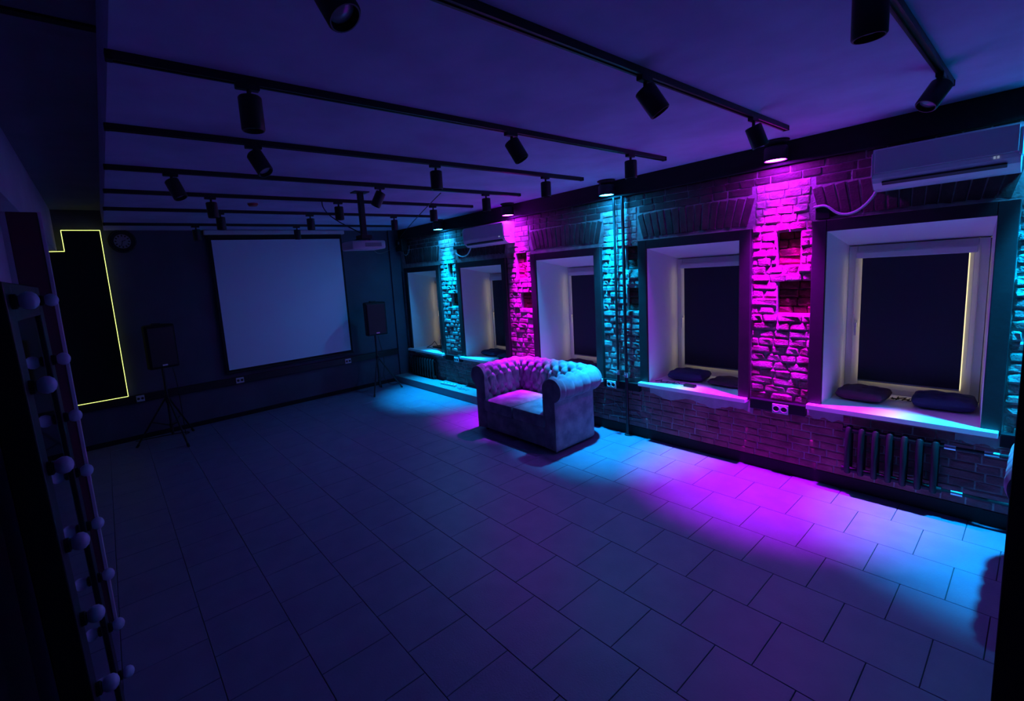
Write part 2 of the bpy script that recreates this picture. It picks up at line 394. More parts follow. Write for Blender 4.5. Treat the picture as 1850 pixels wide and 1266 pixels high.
# ------------------------------------------------------------------ windows and roller blinds
XI = W + .64                                                 # plane of the sash
ORD = ['nearest', 'second', 'third', 'fourth', 'farthest']
for i, (a, b, zs, zt) in enumerate(WIN):
    ia, ib, it = a + .055, b - .012, zt - .14
    lin = MB()
    P = [(a, zs), (b, zs), (b, zt), (a, zt)]; Q = [(ia, zs), (ib, zs), (ib, it), (ia, it)]
    for k in (1, 2, 3):                                      # splayed reveals, each a slab with thickness
        p, p2, q, q2 = P[k], P[(k + 1) % 4], Q[k], Q[(k + 1) % 4]
        e = {1: (.012, 0), 2: (0, .05), 3: (-.012, 0)}[k]
        vs_ = [(W - .01, *p), (W - .01, *p2), (XI + .05, *q2), (XI + .05, *q)]
        vs_ += [(x, y + e[0], z + e[1]) for x, y, z in vs_]
        lin.add(vs_, [(0, 1, 2, 3), (7, 6, 5, 4), (0, 4, 5, 1), (1, 5, 6, 2), (2, 6, 7, 3), (3, 7, 4, 0)])
    lin.box(W + .03, XI + .06, a - .012, b + .012, zs - .06, zs - .04)
    w = struct(lin.build('window_%d' % (i + 1), 'white'), 'deep white window recess with dark casing, %s along the brick wall' % ORD[i], 'window')
    MB().box(W - .038, W + .018, a - CS, a, zs - .02, zt + .095, c=.004).build('casing_board', 'darkwood', w)
    MB().box(W - .038, W + .018, b, b + CS, zs - .02, zt + .095, c=.004).build('casing_board', 'darkwood', w)
    MB().box(W - .036, W + .018, a, b, zt, zt + .095, c=.004).build('casing_board', 'darkwood', w)
    MB().box(W - .10, XI + .05, a - .088, b + .092, zs - .042, zs, c=.004).build('window_sill', 'sill', w)
    fr = MB(); t = .062
    for (y0, y1, z0, z1) in ((ia, ia + t, zs, it), (ib - t, ib, zs, it), (ia + t, ib - t, zs, zs + t), (ia + t, ib - t, it - t, it)):
        fr.box(XI, XI + .06, y0, y1, z0, z1, c=.005)
    fr.build('outer_frame', 'pvc', w)
    sa, sb, s0, s1 = ia + .050, ib - .050, zs + .050, it - .050; t = .055
    sh = MB()
    for (y0, y1, z0, z1) in ((sa, sa + t, s0, s1), (sb - t, sb, s0, s1), (sa + t, sb - t, s0, s0 + t), (sa + t, sb - t, s1 - t, s1)):
        sh.box(XI - .018, XI + .045, y0, y1, z0, z1, c=.004)
    sh.build('sash', 'pvc', w)
    MB().box(XI + .018, XI + .026, sa + t - .01, sb - t + .01, s0 + t - .01, s1 - t + .01).build('glass_pane', 'glass', w)
    zh = 1.38 - .01 * i
    MB().box(XI - .026, XI - .017, sb - .040, sb - .012, zh - .035, zh + .035, c=.002).cyl((XI - .02, sb - .026, zh), (XI - .05, sb - .026, zh), .007, 10)\
        .box(XI - .056, XI - .044, sb - .035, sb - .017, zh - .11, zh + .01, c=.003).build('window_handle', 'plastic', w)
    ga, gb, g0, g1 = sa + t, sb - t, s0 + t, s1 - t          # clear glass
    bl = thing('roller_blind', 'lowered black roller blind glowing at its edges in the %s window' % ORD[i], 'blind', (XI, (ga + gb) / 2, g1))
    hw = (gb - ga) / 2 - .003; g = g1 - g0
    MB().box(-.075, -.019, -hw - .045, hw + .045, -.008, .046, c=.008).build('cassette', 'pvc', bl)
    MB().box(-.050, -.048, -hw, hw, -g + .012, .0).build('blind_fabric', 'blind', bl)
    MB().box(-.048, -.047, -hw, hw, -g + .012, .0).build('bounce_backing', 'white', bl, label='white sheet added behind the fabric to bounce light')  # unseen sheet added behind the fabric to bounce window light onto the sash
    MB().box(-.056, -.044, -hw, hw, -g + .004, -g + .018, c=.003).build('bottom_bar', 'grey', bl)
    MB().tube([(-.065, -hw - .03, 0), (-.066, -hw - .032, -.5), (-.065, -hw - .03, -.95)], .0018, 5).build('pull_chain', 'plastic', bl)

# black cable trunking at sill height between the windows, with sockets
def socket(parent_label, loc, normal, w_=.13):
    s = thing('power_socket', parent_label, 'socket', loc, {'x': 0, 'y': PI / 2}[normal], 'double sockets on the trunking')
    MB().box(-.014, 0, -w_ / 2, w_ / 2, -.045, .045, c=.005).build('face_plate', 'plastic', s)
    for k in (-1, 1):
        mt = Matrix.Translation((-.0145, k * w_ * .24, 0)) @ Matrix.Rotation(-PI / 2, 4, 'Y')
        MB().lathe([(w_ * .225, 0), (w_ * .225, .004), (w_ * .195, .004), (w_ * .18, .001), (.0, .001)], 20, mt).build('outlet', 'plastic', s)
        MB().lathe([(w_ * .175, .0), (w_ * .175, .0018), (.0, .0018)], 16, mt).build('outlet_well', 'sockhole', s)
    return s
tr_lab = [(-1.2, .14, .735), (1.285, 1.735, .715), (2.915, 3.40, .675), (4.59, 5.08, .655), (6.345, 6.82, .655)]
for i, (a, b, zs) in enumerate(tr_lab):
    o = MB().box(W - .050, W + .004, a, b, zs - .112, zs - .020, c=.004).box(W - .058, W + .004, a, b, zs - .022, zs - .012, c=.002).build('trim_%d' % (i + 4), 'black')
    struct(o, 'black cable trunking on the brick pier %s' % ['beside the right armchair', 'lit magenta nearest the camera', 'behind the two vertical pipes', 'above the sofa back', 'near the far corner'][i], 'trunking')
socket('white double socket on the trunking of the nearest magenta pier', (W - .050, 1.475, .640), 'x')
socket('white double socket on the trunking beside the vertical pipes', (W - .050, 3.285, .605), 'x', .13)
socket('white double socket on the trunking under the far cyan pier', (W - .050, 6.47, .580), 'x', .13)
o = struct(MB().box(-.95, 4.58, D - .045, D + .004, .555, .668, c=.004).build('trim_9', 'black'), 'black cable trunking along the far wall under the screen', 'trunking')
socket('white double socket on the far wall trunking below the screen left corner', (1.585, D - .045, .612), 'y', .12)
socket('white double socket on the far wall trunking below the screen right corner', (3.475, D - .045, .60), 'y', .12)
socket('white double socket on the far wall trunking beside the left speaker stand', (.24, D - .045, .612), 'y', .10)

# low plinth along the wall behind the sofa
struct(MB().box(4.45, W - .004, 4.95, D - .02, 0, .13, c=.006).build('trim_10', 'wall_p'), 'low pale plinth along the wall behind the sofa', 'plinth')

# ------------------------------------------------------------------ wall lamps over the piers
for q, (y, k) in enumerate(LAMPS):
    nm = ['cyan wall lamp above the pier at the right edge', 'magenta wall lamp above the nearest full brick pier', 'cyan wall lamp above the pier with two pipes',
          'magenta wall lamp beside the far air conditioner', 'cyan wall lamp over the pier nearest the far corner'][q]
    t = thing('wall_lamp', nm, 'lamp', (LAMP_X, y, LAMP_Z), 0, 'round lamps under the beam')
    MB().lathe([(.085, .008), (.088, .0), (.088, .095), (.080, .110), (.05, .120), (.0, .120)], 28).build('housing', 'black', t, True)
    MB().lathe([(.060, .12), (.098, .150), (.098, .160), (.0, .160)], 28).build('canopy', 'matte', t, True)
    MB().lathe([(.0, .001), (.074, .001), (.078, .006), (.0, .006)], 28).build('lens', 'lens_m' if k == 'm' else 'lens_c', t, label='glowing %s lens' % ('magenta' if k == 'm' else 'cyan'))
    MB().lathe([(.078, -.004), (.088, -.004), (.089, .01), (.078, .01)], 28, ring=True).build('rim', 'black', t, True)

# ------------------------------------------------------------------ ceiling tracks and spotlights
TR = [(.432, .145, 4.12), (1.305, .145, 4.225), (2.277, .145, 4.238), (3.205, .145, 4.232), (4.172, .145, 4.245), (5.10, .145, 4.235), (6.10, .145, 4.235), (7.36, .145, 4.25)]
TORD = ['nearest', 'second', 'third', 'fourth', 'fifth', 'sixth', 'seventh', 'farthest']
for i, (y, a, b) in enumerate(TR):
    t = thing('lighting_track', 'black ceiling lighting track, %s of the eight rails' % (TORD[i] + ' from the camera' if i else 'nearest to the camera'), 'track', ((a + b) / 2, y, H), 0, 'lighting tracks on the ceiling')
    h = (b - a) / 2
    r_ = MB().box(-h, h, -.018, -.008, -.034, 0).box(-h, h, .008, .018, -.034, 0).box(-h, h, -.010, .010, -.016, 0)
    r_.box(-h, h, -.010, -.006, -.034, -.030).box(-h, h, .006, .010, -.034, -.030)
    r_.build('rail', 'black', t)
    for s in (-1, 1): MB().box(s * h - .012, s * h + .012, -.020, .020, -.036, 0, c=.003).build('end_cap', 'matte', t)
V = (0, 0, -1)
SP = [(0, 2.18, V, 'first'), (0, 3.765, (-.52, .34, -.78), 'last'),
      (1, .60, (.22, -.42, -.88), 'first'), (1, 2.256, (.30, -.42, -.85), 'middle'), (1, 3.611, (.25, -.25, -.93), 'last'),
      (2, .64, V, 'first'), (2, 2.274, (.30, -.36, -.88), 'middle'), (2, 3.683, V, 'last'),
      (3, .890, (.28, -.45, -.85), 'first'), (3, 2.300, V, 'middle'), (3, 3.647, V, 'last'),
      (4, .535, (.30, -.25, -.92), 'first'), (4, 2.300, (-.42, .2, -.88), 'middle'), (4, 3.69, V, 'last'),
      (5, .955, (.05, 0, -1), 'first'), (5, 2.258, V, 'middle'), (5, 3.571, V, 'last'),
      (6, 1.217, V, 'first'), (6, 2.289, V, 'middle'), (6, 3.549, V, 'last'),
      (7, 1.143, (.06, 0, -1), 'first'), (7, 2.53, V, 'middle')]
POS = {'first': 'leftmost', 'middle': 'middle', 'last': 'rightmost'}
for (ti, x, d, pos) in SP:
    y = TR[ti][0]
    t = thing('track_spotlight', 'unlit black %s spotlight, %s on the %s ceiling track' % ('tilted' if abs(d[0]) > .1 else 'straight hanging', POS[pos], TORD[ti]), 'spotlight', (x, y, H - .034), 0, 'track spotlights')
    MB().box(-.055, .045, -.017, .017, -.022, .006, c=.004).build('track_adapter', 'black', t)
    MB().cyl((0, 0, -.02), (0, 0, -.062), .010, 10).build('stem', 'black', t)
    dv = Vector(d).normalized(); q = dv.to_track_quat('Z', 'Y').to_matrix().to_4x4(); q.translation = Vector((0, 0, -.062)) - dv * .012
    MB().lathe([(.0, 0), (.046, 0), (.050, .005), (.050, .140), (.046, .146), (.042, .146), (.039, .118), (.0, .118)], 24, q).build('lamp_head', 'black', t, True)
    MB().lathe([(.0, .119), (.0385, .119), (.036, .124), (.02, .129), (.0, .130)], 24, q).build('lens', 'dull', t, True)

# smoke detector
t = thing('smoke_detector', 'small red round detector on the ceiling above the screen', 'detector', (1.455, 5.56, H))
MB().lathe([(.055, 0), (.055, -.014), (.042, -.034), (.0, -.034)], 20).build('detector_body', 'red', t, True)
MB().lathe([(.06, 0), (.06, -.006), (.0, -.006)], 20).build('base_ring', 'plastic', t)

# ------------------------------------------------------------------ projector on its pole
t = thing('projector', 'white projector hanging from the ceiling on a black pole', 'projector', (2.30, 4.62, H))
MB().box(-.085, .085, -.06, .06, -.012, 0, c=.003).build('ceiling_plate', 'black', t)
MB().box(-.030, .030, -.022, .022, -.46, -.01, c=.004).build('pole', 'black', t)
MB().box(-.062, .062, -.07, .07, -.50, -.455, c=.004).cyl((-.05, 0, -.49), (-.16, .06, -.525), .008, 8).cyl((.05, 0, -.49), (.13, .06, -.525), .008, 8).build('bracket', 'black', t)
MB().box(-.205, .185, -.13, .15, -.610, -.520, c=.018).build('projector_body', 'plastic', t, True)
MB().cyl((-.10, .14, -.565), (-.10, .175, -.565), .034, 20).build('lens_barrel', 'black', t, True)
MB().box(-.06, .13, -.134, -.129, -.585, -.545).build('rear_panel', 'grey', t)
tag(MB().tube(bez((2.05, 5.06, H - .04), (2.0, 4.98, 2.82), (2.16, 4.75, 2.70), (2.29, 4.66, 2.60)), .006, 6).build('power_cable', 'black'), 'thin black cable looping from a track down to the projector pole', 'cable')
MB().tube([Vector(p) - Vector((2.30, 4.62, H)) for p in bez((2.32, 4.70, 2.57), (2.50, 4.75, 2.38), (2.55, 4.85, 2.45), (2.42, 4.72, 2.53))], .006, 6).build('cable_loop', 'black', t)
tag(MB().tube(bez((3.05, 4.19, H - .05), (3.35, 4.9, 2.96), (3.9, 6.2, 2.92), (4.66, 7.85, 2.86), 20), .006, 6).build('hanging_cable', 'black'), 'long black cable running under the ceiling to the far corner', 'cable')
tag(MB().tube(bez((2.50, 4.82, 2.50), (2.9, 5.6, 2.42), (3.7, 7.0, 2.45), (4.66, 7.93, 2.72), 20), .005, 6).build('signal_cable', 'black'), 'black cable sagging from the projector to the corner box', 'cable')

# equipment on the wall in the far corner
t = thing('corner_speaker', 'black wall box with cables in the far top corner beside the windows', 'box', (W, 7.96, 2.72))
MB().box(-.16, -.03, -.12, .12, -.12, .12, c=.012).build('case', 'black', t)
MB().box(-.04, 0, -.04, .04, -.05, .05, c=.004).build('wall_bracket', 'black', t)
MB().lathe([(.03, 0), (.03, .004), (.0, .004)], 16, Matrix.Translation((-.165, -.02, .04)) @ Matrix.Rotation(-PI / 2, 4, 'Y')).build('badge', 'chrome', t)
MB().tube(bez((-.1, -.05, -.12), (-.12, -.10, -.26), (-.04, -.2, -.22), (-.02, -.16, -.02)), .006, 6).build('cable_loop', 'grey', t)

# ------------------------------------------------------------------ projection screen
t = thing('projection_screen', 'white pull-down projection screen with black border on the far wall', 'screen', (2.497, D - .07, 2.99))
MB().box(-1.14, 1.14, -.045, .045, -.035, .035, c=.012).build('screen_casing', 'plastic', t)
for s in (-1, 1): MB().box(s * 1.06 - .03, s * 1.06 + .03, .04, .069, -.03, .03).build('wall_bracket', 'grey', t)
MB().box(-1.088, 1.088, -.002, .002, -2.225, -.03).build('border_sheet', 'matte', t, label='black border of the screen')
MB().box(-1.05, 1.05, -.005, -.002, -2.185, -.115).build('screen_fabric', 'screen', t)
MB().cyl((-1.095, 0, -2.235), (1.095, 0, -2.235), .014, 12).build('weight_bar', 'black', t, True)

# wall clock
t = thing('wall_clock', 'round black wall clock high on the far wall left of the screen', 'clock', (.335, D, 2.875))
ry = Matrix.Rotation(PI / 2, 4, 'X')
MB().lathe([(.0, .0), (.165, .0), (.165, .035), (.150, .040), (.145, .028), (.0, .028)], 36, ry).build('clock_case', 'black', t, True)
MB().lathe([(.0, .029), (.098, .029), (.098, .031), (.0, .031)], 32, ry).build('clock_face', 'grey', t)
ck = MB()
for k in range(12):
    a = k * PI / 6; mt = Matrix.Translation((.078 * math.sin(a), -.0318, .078 * math.cos(a))) @ Matrix.Rotation(a, 4, 'Y')
    ck.box(-.008, .008, -.001, .001, -.012, .012, mt)
ck.build('hour_marks', 'black', t)
for a, l, nm in ((1.1, .045, 'hour_hand'), (3.4, .07, 'minute_hand')):
    MB().box(-.004, .004, -.0345, -.0330, -.01, l, Matrix.Rotation(a, 4, 'Y')).build(nm, 'black', t)

# black panel with a glowing strip around it
pan = thing('light_panel', 'black wall panel outlined by a yellow-green glowing strip in the left corner', 'panel', (0, D, 0))
poly = [(-.303, 3.025), (.104, 3.025), (.104, .675), (-.93, .675), (-.93, 2.75), (-.303, 2.75)]
MB().prism(poly, -.055, -.048, 'y').build('panel_sheet', 'panel', pan)
for k in range(6):
    p, q = poly[k], poly[(k + 1) % 6]
    MB().cyl((p[0], -.058, p[1]), (q[0], -.058, q[1]), .0036, 8).build('light_strip', 'led', pan)
MB().prism([(-.90, 2.7), (.08, 2.7), (.08, .71), (-.90, .71)], -.048, 0, 'y').build('mounting_box', 'matte', pan)

# ------------------------------------------------------------------ speakers on tripods
def stand(label, x, y, feet, hz):
    t = thing('speaker_stand', label, 'stand', (x, y, 0), 0, 'tripod speaker stands')
    MB().cyl((0, 0, .10), (0, 0, hz), .017, 14).build('pole', 'black', t, True)
    MB().cyl((0, 0, hz - .5), (0, 0, hz - .43), .026, 14).build('collar', 'black', t, True)
    MB().cyl((0, 0, .60), (0, 0, .70), .028, 14).build('hub', 'black', t, True)
    MB().cyl((0, 0, .22), (0, 0, .27), .026, 14).build('brace_ring', 'black', t, True)
    MB().cyl((0, -.02, .67), (0, -.06, .67), .012, 10).build('knob', 'black', t, True)
    for a, r in feet:
        c, s = math.cos(a), math.sin(a)
        lg = MB().cyl((c * .025, s * .025, .64), (c * r, s * r, .018), .0125, 10).build('leg', 'black', t, True)
        MB().cyl((c * (r - .02), s * (r - .02), .042), (c * (r + .01), s * (r + .01), .0), .017, 10).build('rubber_foot', 'matte', lg, True)
        MB().cyl((c * .025, s * .025, .245), (c * r * .52, s * r * .52, .325), .008, 8).build('brace', 'black', t, True)
def speaker(label, x, y, z, rz, w, tilt=0):
    t = thing('loudspeaker', label, 'speaker', (x, y, z), rz, 'loudspeakers on tripods')
    h, dp = .60, .30; wb = w * .66
    poly = [(-w / 2, -dp / 2), (w / 2, -dp / 2), (w / 2, -.02), (wb / 2, dp / 2), (-wb / 2, dp / 2), (-w / 2, -.02)]
    vs_ = [(a, b, c) for c in (0, h) for a, b in poly]
    bm = bmesh.new(); q = [bm.verts.new(p) for p in vs_]
    bm.faces.new(q[:6]); bm.faces.new(q[6:])
    for k in range(6): bm.faces.new((q[k], q[(k + 1) % 6], q[6 + (k + 1) % 6], q[6 + k]))
    bmesh.ops.recalc_face_normals(bm, faces=bm.faces); bmesh.ops.bevel(bm, geom=bm.edges[:], offset=.018, segments=2, profile=.5, affect='EDGES')
    bm.verts.index_update(); mb = MB().add([k.co.copy() for k in bm.verts], [[k.index for k in f.verts] for f in bm.faces]); bm.free()
    mb.build('cabinet', 'matte', t)
    MB().box(-w / 2 + .025, w / 2 - .025, -dp / 2 - .010, -dp / 2 + .002, .03, h - .03, c=.006).build('grille', 'black', t)
    MB().box(-.03, .03, -dp / 2 - .013, -dp / 2 - .009, .035, .055).build('badge', 'chrome', t)
    MB().box(-.055, .055, -.02, .05, h - .004, h + .022, c=.008).build('top_handle', 'black', t)
    MB().cyl((0, 0, -.012), (0, 0, .002), .024, 14).build('pole_cup', 'black', t, True)
A = math.radians
stand('black tripod speaker stand at the left of the far wall', .53, 7.66, ((A(-75), .47), (A(48), .42), (A(165), .44)), 1.072)
speaker('black loudspeaker on the tripod left of the screen', .53, 7.66, 1.085, A(10), .36)
stand('black tripod speaker stand right of the screen in the corner', 3.84, 7.66, ((A(-135), .36), (A(60), .36), (A(-5), .44)), 1.072)
speaker('black loudspeaker on the tripod right of the screen', 3.85, 7.66, 1.085, A(-8), .385)
tag(MB().tube(bez((.66, 7.80, 1.04), (.70, 7.78, .8), (.68, 7.7, .45), (.70, 7.85, .012)) + bez((.72, 7.87, .010), (.9, 8.0, .008), (.4, 8.08, .008), (.1, 8.1, .008)), .006, 6).build('speaker_cable', 'black'), 'black cable hanging from the left loudspeaker to the floor', 'cable')
tag(MB().tube(bez((3.97, 7.80, 1.04), (3.98, 7.76, .8), (4.05, 7.7, .6), (4.02, 7.82, .30)) + bez((4.03, 7.84, .25), (4.1, 7.9, .05), (4.2, 7.9, .009), (4.42, 7.95, .008)), .006, 6).build('speaker_cable', 'black'), 'black cable hanging from the right loudspeaker to the floor', 'cable')

# ------------------------------------------------------------------ air conditioners
def aircon(label, y0, y1, z0, z1, end_label):
    w = y1 - y0; h = z1 - z0
    t = thing('air_conditioner', label, 'air conditioner', (W, (y0 + y1) / 2, z0), 0, 'wall air conditioners')
    prof = [(0, 0), (-.10, .0), (-.150, .012), (-.195, .050), (-.215, .085), (-.222, .11), (-.222, h - .03), (-.205, h), (0, h)]
    n = len(prof); mb = MB()
    vs_ = [(a, y, b) for y in (-w / 2, w / 2) for a, b in prof]
    mb.add(vs_, [tuple(range(n)), tuple(reversed(range(n, 2 * n)))] + [(i, (i + 1) % n, n + (i + 1) % n, n + i) for i in range(n)])
    mb.build('casing', 'plastic', t)
    MB().box(-.229, -.222, -w / 2 + .012, w / 2 - .012, .118, h - .012, c=.003).build('front_panel', 'plastic', t)
    q = Matrix.Translation((-.185, 0, .052)) @ Matrix.Rotation(A(42), 4, 'Y')
    MB().box(-.016, .012, -w / 2 + .055, w / 2 - .055, -.018, .018, q).build('air_outlet', 'sockhole', t)
    MB().box(-.021, -.017, -w / 2 + .06, w / 2 - .10, -.006, .004, q).build('air_flap', 'grey', t)
    for k in (0, 1): MB().box(-.2255, -.2215, -w / 2 + .09 + k * .016, -w / 2 + .099 + k * .016, .092, .108).build('indicator_mark', emitm, t)
    if end_label:
        MB().box(-.19, -.06, -w / 2 - .001, -w / 2 + .001, .07, h - .05).build('energy_label', 'label', t, label='pale paper label on the end')
    for k in (-1, 1): MB().box(-.225, -.10, k * w / 2 - .006, k * w / 2 + .006, .10, h - .03, c=.003).build('end_cap', 'plastic', t)
emitm = emit('indicator', (.8, .95, 1), .2)
aircon('white split air conditioner above the nearest window at the right', .150, .865, 2.495, 2.79, False)
aircon('white split air conditioner above the fourth window, farther back', 4.885, 5.83, 2.485, 2.79, True)
tag(MB().tube(bez((W - .06, .86, 2.51), (W - .05, .93, 2.36), (W - .03, 1.06, 2.30), (W - .03, 1.15, 2.41)) + bez((W - .03, 1.16, 2.42), (W - .03, 1.19, 2.45), (W - .03, 1.22, 2.45), (W - .02, 1.27, 2.44), 8), .010, 8).build('drain_hose', 'plastic'), 'white drain hose drooping from the near air conditioner to the pier', 'hose')
tag(MB().tube(bez((W - .06, 5.84, 2.51), (W - .05, 5.95, 2.33), (W - .03, 6.15, 2.33), (W - .03, 6.30, 2.44)), .010, 8).build('drain_hose', 'plastic'), 'white drain hose drooping from the far air conditioner', 'hose')
tag(MB().box(W - .05, W + .0, 5.90, 6.34, 2.50, 2.56, c=.006).build('pipe_cover', 'black'), 'short black pipe cover beside the far air conditioner', 'pipe')
tag(MB().box(W - .014, W + .0, 1.16, 1.262, 2.335, 2.44, c=.006).build('pipe_cover', 'black'), 'black box where the near drain hose enters the wall', 'pipe')

# ------------------------------------------------------------------ heating pipes on the cyan pier
t = thing('heating_pipe', 'thin black vertical pipe on the cyan pier ending in a valve', 'pipe', (W - .05, 3.190, 0), 0, 'vertical heating pipes')
MB().cyl((0, 0, .60), (0, 0, 2.84), .015, 12).build('pipe_run', 'black', t, True)
MB().cyl((0, 0, .74), (0, 0, .80), .022, 10).cyl((0, 0, .77), (-.05, 0, .77), .011, 10).build('valve', 'chrome', t, True)
MB().box(-.07, -.045, -.03, .03, .760, .780, c=.004).build('valve_handle', 'chrome', t)
t = thing('heating_pipe', 'black vertical pipe on the cyan pier running down to the floor', 'pipe', (W - .05, 3.078, 0), 0, 'vertical heating pipes')
MB().cyl((0, 0, 0), (0, 0, 2.84), .018, 12).build('pipe_run', 'black', t, True)
MB().cyl((0, 0, .72), (0, 0, .78), .026, 10).cyl((0, 0, .75), (-.05, 0, .75), .011, 10).build('valve', 'chrome', t, True)
MB().lathe([(.04, 0), (.04, .008), (.02, .014), (.0, .014)], 16).build('floor_rose', 'black', t, True)

# ------------------------------------------------------------------ radiators
def radiator(label, y0, y1, z0, z1, n):
    t = thing('radiator', label, 'radiator', (W - .075, (y0 + y1) / 2, z0), 0, 'cast iron radiators')
    h = z1 - z0; p = (y1 - y0) / n
    mb = MB(); r = min(.020, p * .26)
    for dx in (-.042, .042):
        mb.tube([(dx * .55, 0, .015), (dx, 0, .05), (dx, 0, h - .05), (dx * .55, 0, h - .012)], r, 10)
    for z in (.035, h - .035):
        mb.cyl((0, -p / 2, z), (0, p / 2, z), .024, 10)
    mb.tube([(-.03, 0, .03), (0, 0, .012), (.03, 0, .03)], r, 8).tube([(-.03, 0, h - .03), (0, 0, h - .010), (.03, 0, h - .03)], r, 8)
    me = mb.mesh('section', 'iron', True)
    for k in range(n):
        o = bpy.data.objects.new('section', me); COL.objects.link(o); o.parent = t; o.location = (0, -(y1 - y0) / 2 + (k + .5) * p, 0)
    return t, h
t, h = radiator('dark cast iron radiator under the nearest window', .405, 1.005, .185, .60, 7)
L = -.30
MB().cyl((0, L + .02, h - .035), (0, L - .06, h - .035), .020, 12).build('valve', 'chrome', t, True)
MB().tube([(0, L - .05, h - .035), (0, L - .30, h - .030), (.05, L - .52, h - .03)], .013, 8).build('supply_pipe', 'iron', t, True)
MB().tube([(0, L + .02, .035), (0, L - .10, .035), (.02, L - .52, .030)], .013, 8).build('return_pipe', 'iron', t, True)
MB().cyl((0, L - .05, .035), (0, L - .11, .035), .020, 12).build('union_nut', 'chrome', t, True)
MB().cyl((0, L - .2, h - .032), (0, L - .27, h - .031), .019, 12).build('union_nut', 'chrome', t, True)
radiator('dark cast iron radiator under the farthest window', 7.12, 7.92, .135, .52, 9)

# ------------------------------------------------------------------ cushions and clutter on the sills
def cushion_me(w, d, h, nx, ny):
    """flat tufted seat pad: rounded rectangle with button dimples"""
    n = 26; vs_, fs_ = [], []
    for s in (1, -1):
        for i in range(n + 1):
            for j in range(n + 1):
                u, v = i / n * 2 - 1, j / n * 2 - 1
                e = max(0, (1 - u ** 4) * (1 - v ** 4)) ** .35
                z = h / 2 * e
                if s > 0 and e > 0:
                    z -= h * .20 * e * max(0, math.cos(PI * nx * u / 2) ** 2 * math.cos(PI * ny * v / 2) ** 2) ** 3
                    z += .006 * math.sin(7 * u + 2) * math.sin(5 * v) * e
                rr = 1 - .05 * (abs(u) * abs(v)) ** 3
                vs_.append((u * w / 2 * rr, v * d / 2 * rr, h / 2 + s * z))
    o = (n + 1) ** 2
    for i in range(n):
        for j in range(n):
            a = i * (n + 1) + j; fs_.append((a, a + n + 1, a + n + 2, a + 1)); fs_.append((o + a, o + a + 1, o + a + n + 2, o + a + n + 1))
    return vs_, fs_
def cushion(label, x, y, z, w, d, h, rz, m):
    t = thing('seat_cushion', label, 'cushion', (x, y, z), rz, 'seat cushions on the window sills')
    v_, f_ = cushion_me(w, d, h, 3, 3)
    o = MB().add(v_, f_).build('pad', m, t, 2)
    rim = [(w / 2 * math.copysign(abs(math.cos(a)) ** .45, math.cos(a)) * .99, d / 2 * math.copysign(abs(math.sin(a)) ** .45, math.sin(a)) * .99, h / 2) for a in [2 * PI * k / 40 for k in range(41)]]
    MB().tube(rim, .005, 5).build('piping', m, t, True)
cushion('plum tufted cushion, left of the two on the nearest sill', 5.20, .965, .736, .32, .34, .105, A(-4), 'cush2')
cushion('navy tufted cushion, right of the two on the nearest sill', 5.26, .470, .736, .32, .37, .11, A(3), 'cush')
cushion('navy cushion, left of the two on the second sill', 5.20, 2.52, .696, .32, .40, .11, A(4), 'cush')
cushion('dark plum cushion, right of the two on the second sill', 5.20, 2.08, .696, .32, .36, .065, A(-5), 'cush2')
cushion('plum cushion, left of the two on the third sill', 5.20, 4.13, .656, .32, .38, .09, 0, 'cush2')
cushion('navy cushion, right of the two on the third sill', 5.20, 3.74, .656, .32, .34, .07, A(5), 'cush')
cushion('navy cushion, left of the two on the fourth sill', 5.20, 5.92, .653, .32, .40, .09, A(-3), 'cush')
cushion('navy cushion, right of the two on the fourth sill', 5.16, 5.48, .653, .32, .36, .07, A(6), 'cush')
def wire(label, pts, r=.005, m='black', name='cable'):
    return tag(MB().tube(pts, r, 6).build(name, m), label, 'cable')
def squiggle(c, ry_, rx, z, n, seed):
    q = random.Random(seed); return [(c[0] + rx * math.sin(k * 1.7 + q.random()) , c[1] + ry_ * (k / n * 2 - 1) + .02 * q.uniform(-1, 1), z + .006 + .02 * abs(math.sin(k * 1.3)) * q.random()) for k in range(n)]
wire('black cable tangled between the two cushions on the nearest sill', squiggle((5.30, .72), .085, .03, .736, 16, 3))
wire('black cable lying on the left end of the second sill', squiggle((4.90, 2.62), .14, .03, .696, 14, 5), .004)
t = thing('power_adapter', 'small black power adapter on the second sill before the cushion', 'adapter', (4.88, 2.36, .696))
MB().box(-.03, .03, -.06, .06, 0, .026, c=.006).build('case', 'black', t)
MB().tube([(0, .06, .012), (.01, .12, .010), (-.01, .19, .008)], .004, 6).build('lead', 'black', t)
t = thing('router', 'flat black box with cables on the farthest window sill', 'router', (5.14, 7.45, .656))
MB().box(-.09, .09, -.16, .16, 0, .03, c=.008).build('case', 'black', t)
for k in (-1, 1): MB().cyl((.07, k * .1, .02), (.08, k * .11, .15), .006, 8).build('antenna', 'black', t)
wire('black cables looped before the flat box on the farthest sill', [(4.98, 7.30, .70), (5.0, 7.38, .76), (5.02, 7.47, .80), (5.01, 7.56, .73), (4.95, 7.66, .67), (4.92, 7.52, .69), (4.9, 7.36, .672), (4.92, 7.2, .664)], .006)
t = thing('power_strip', 'pale power strip with cables lying on the plinth behind the sofa', 'power strip', (4.62, 6.55, .131), A(4))
MB().box(-.025, .025, -.20, .20, 0, .035, c=.006).build('strip_body', 'plastic', t)
for k in range(4): MB().cyl((0, -.14 + k * .085, .034), (0, -.14 + k * .085, .037), .018, 14).build('outlet', 'sockhole', t)
wire('pale cable coiled at the end of the power strip', squiggle((4.60, 6.12), .16, .05, .131, 16, 9), .006, 'grey')
wire('thin pale cable clipped low on the brick wall by the floor pipe', [(W - .012, 3.45, .30), (W - .014, 3.25, .36), (W - .014, 3.18, .27), (W - .012, 2.98, .30), (W - .012, 2.9, .22), (W - .012, 3.3, .20)], .005, 'grey')

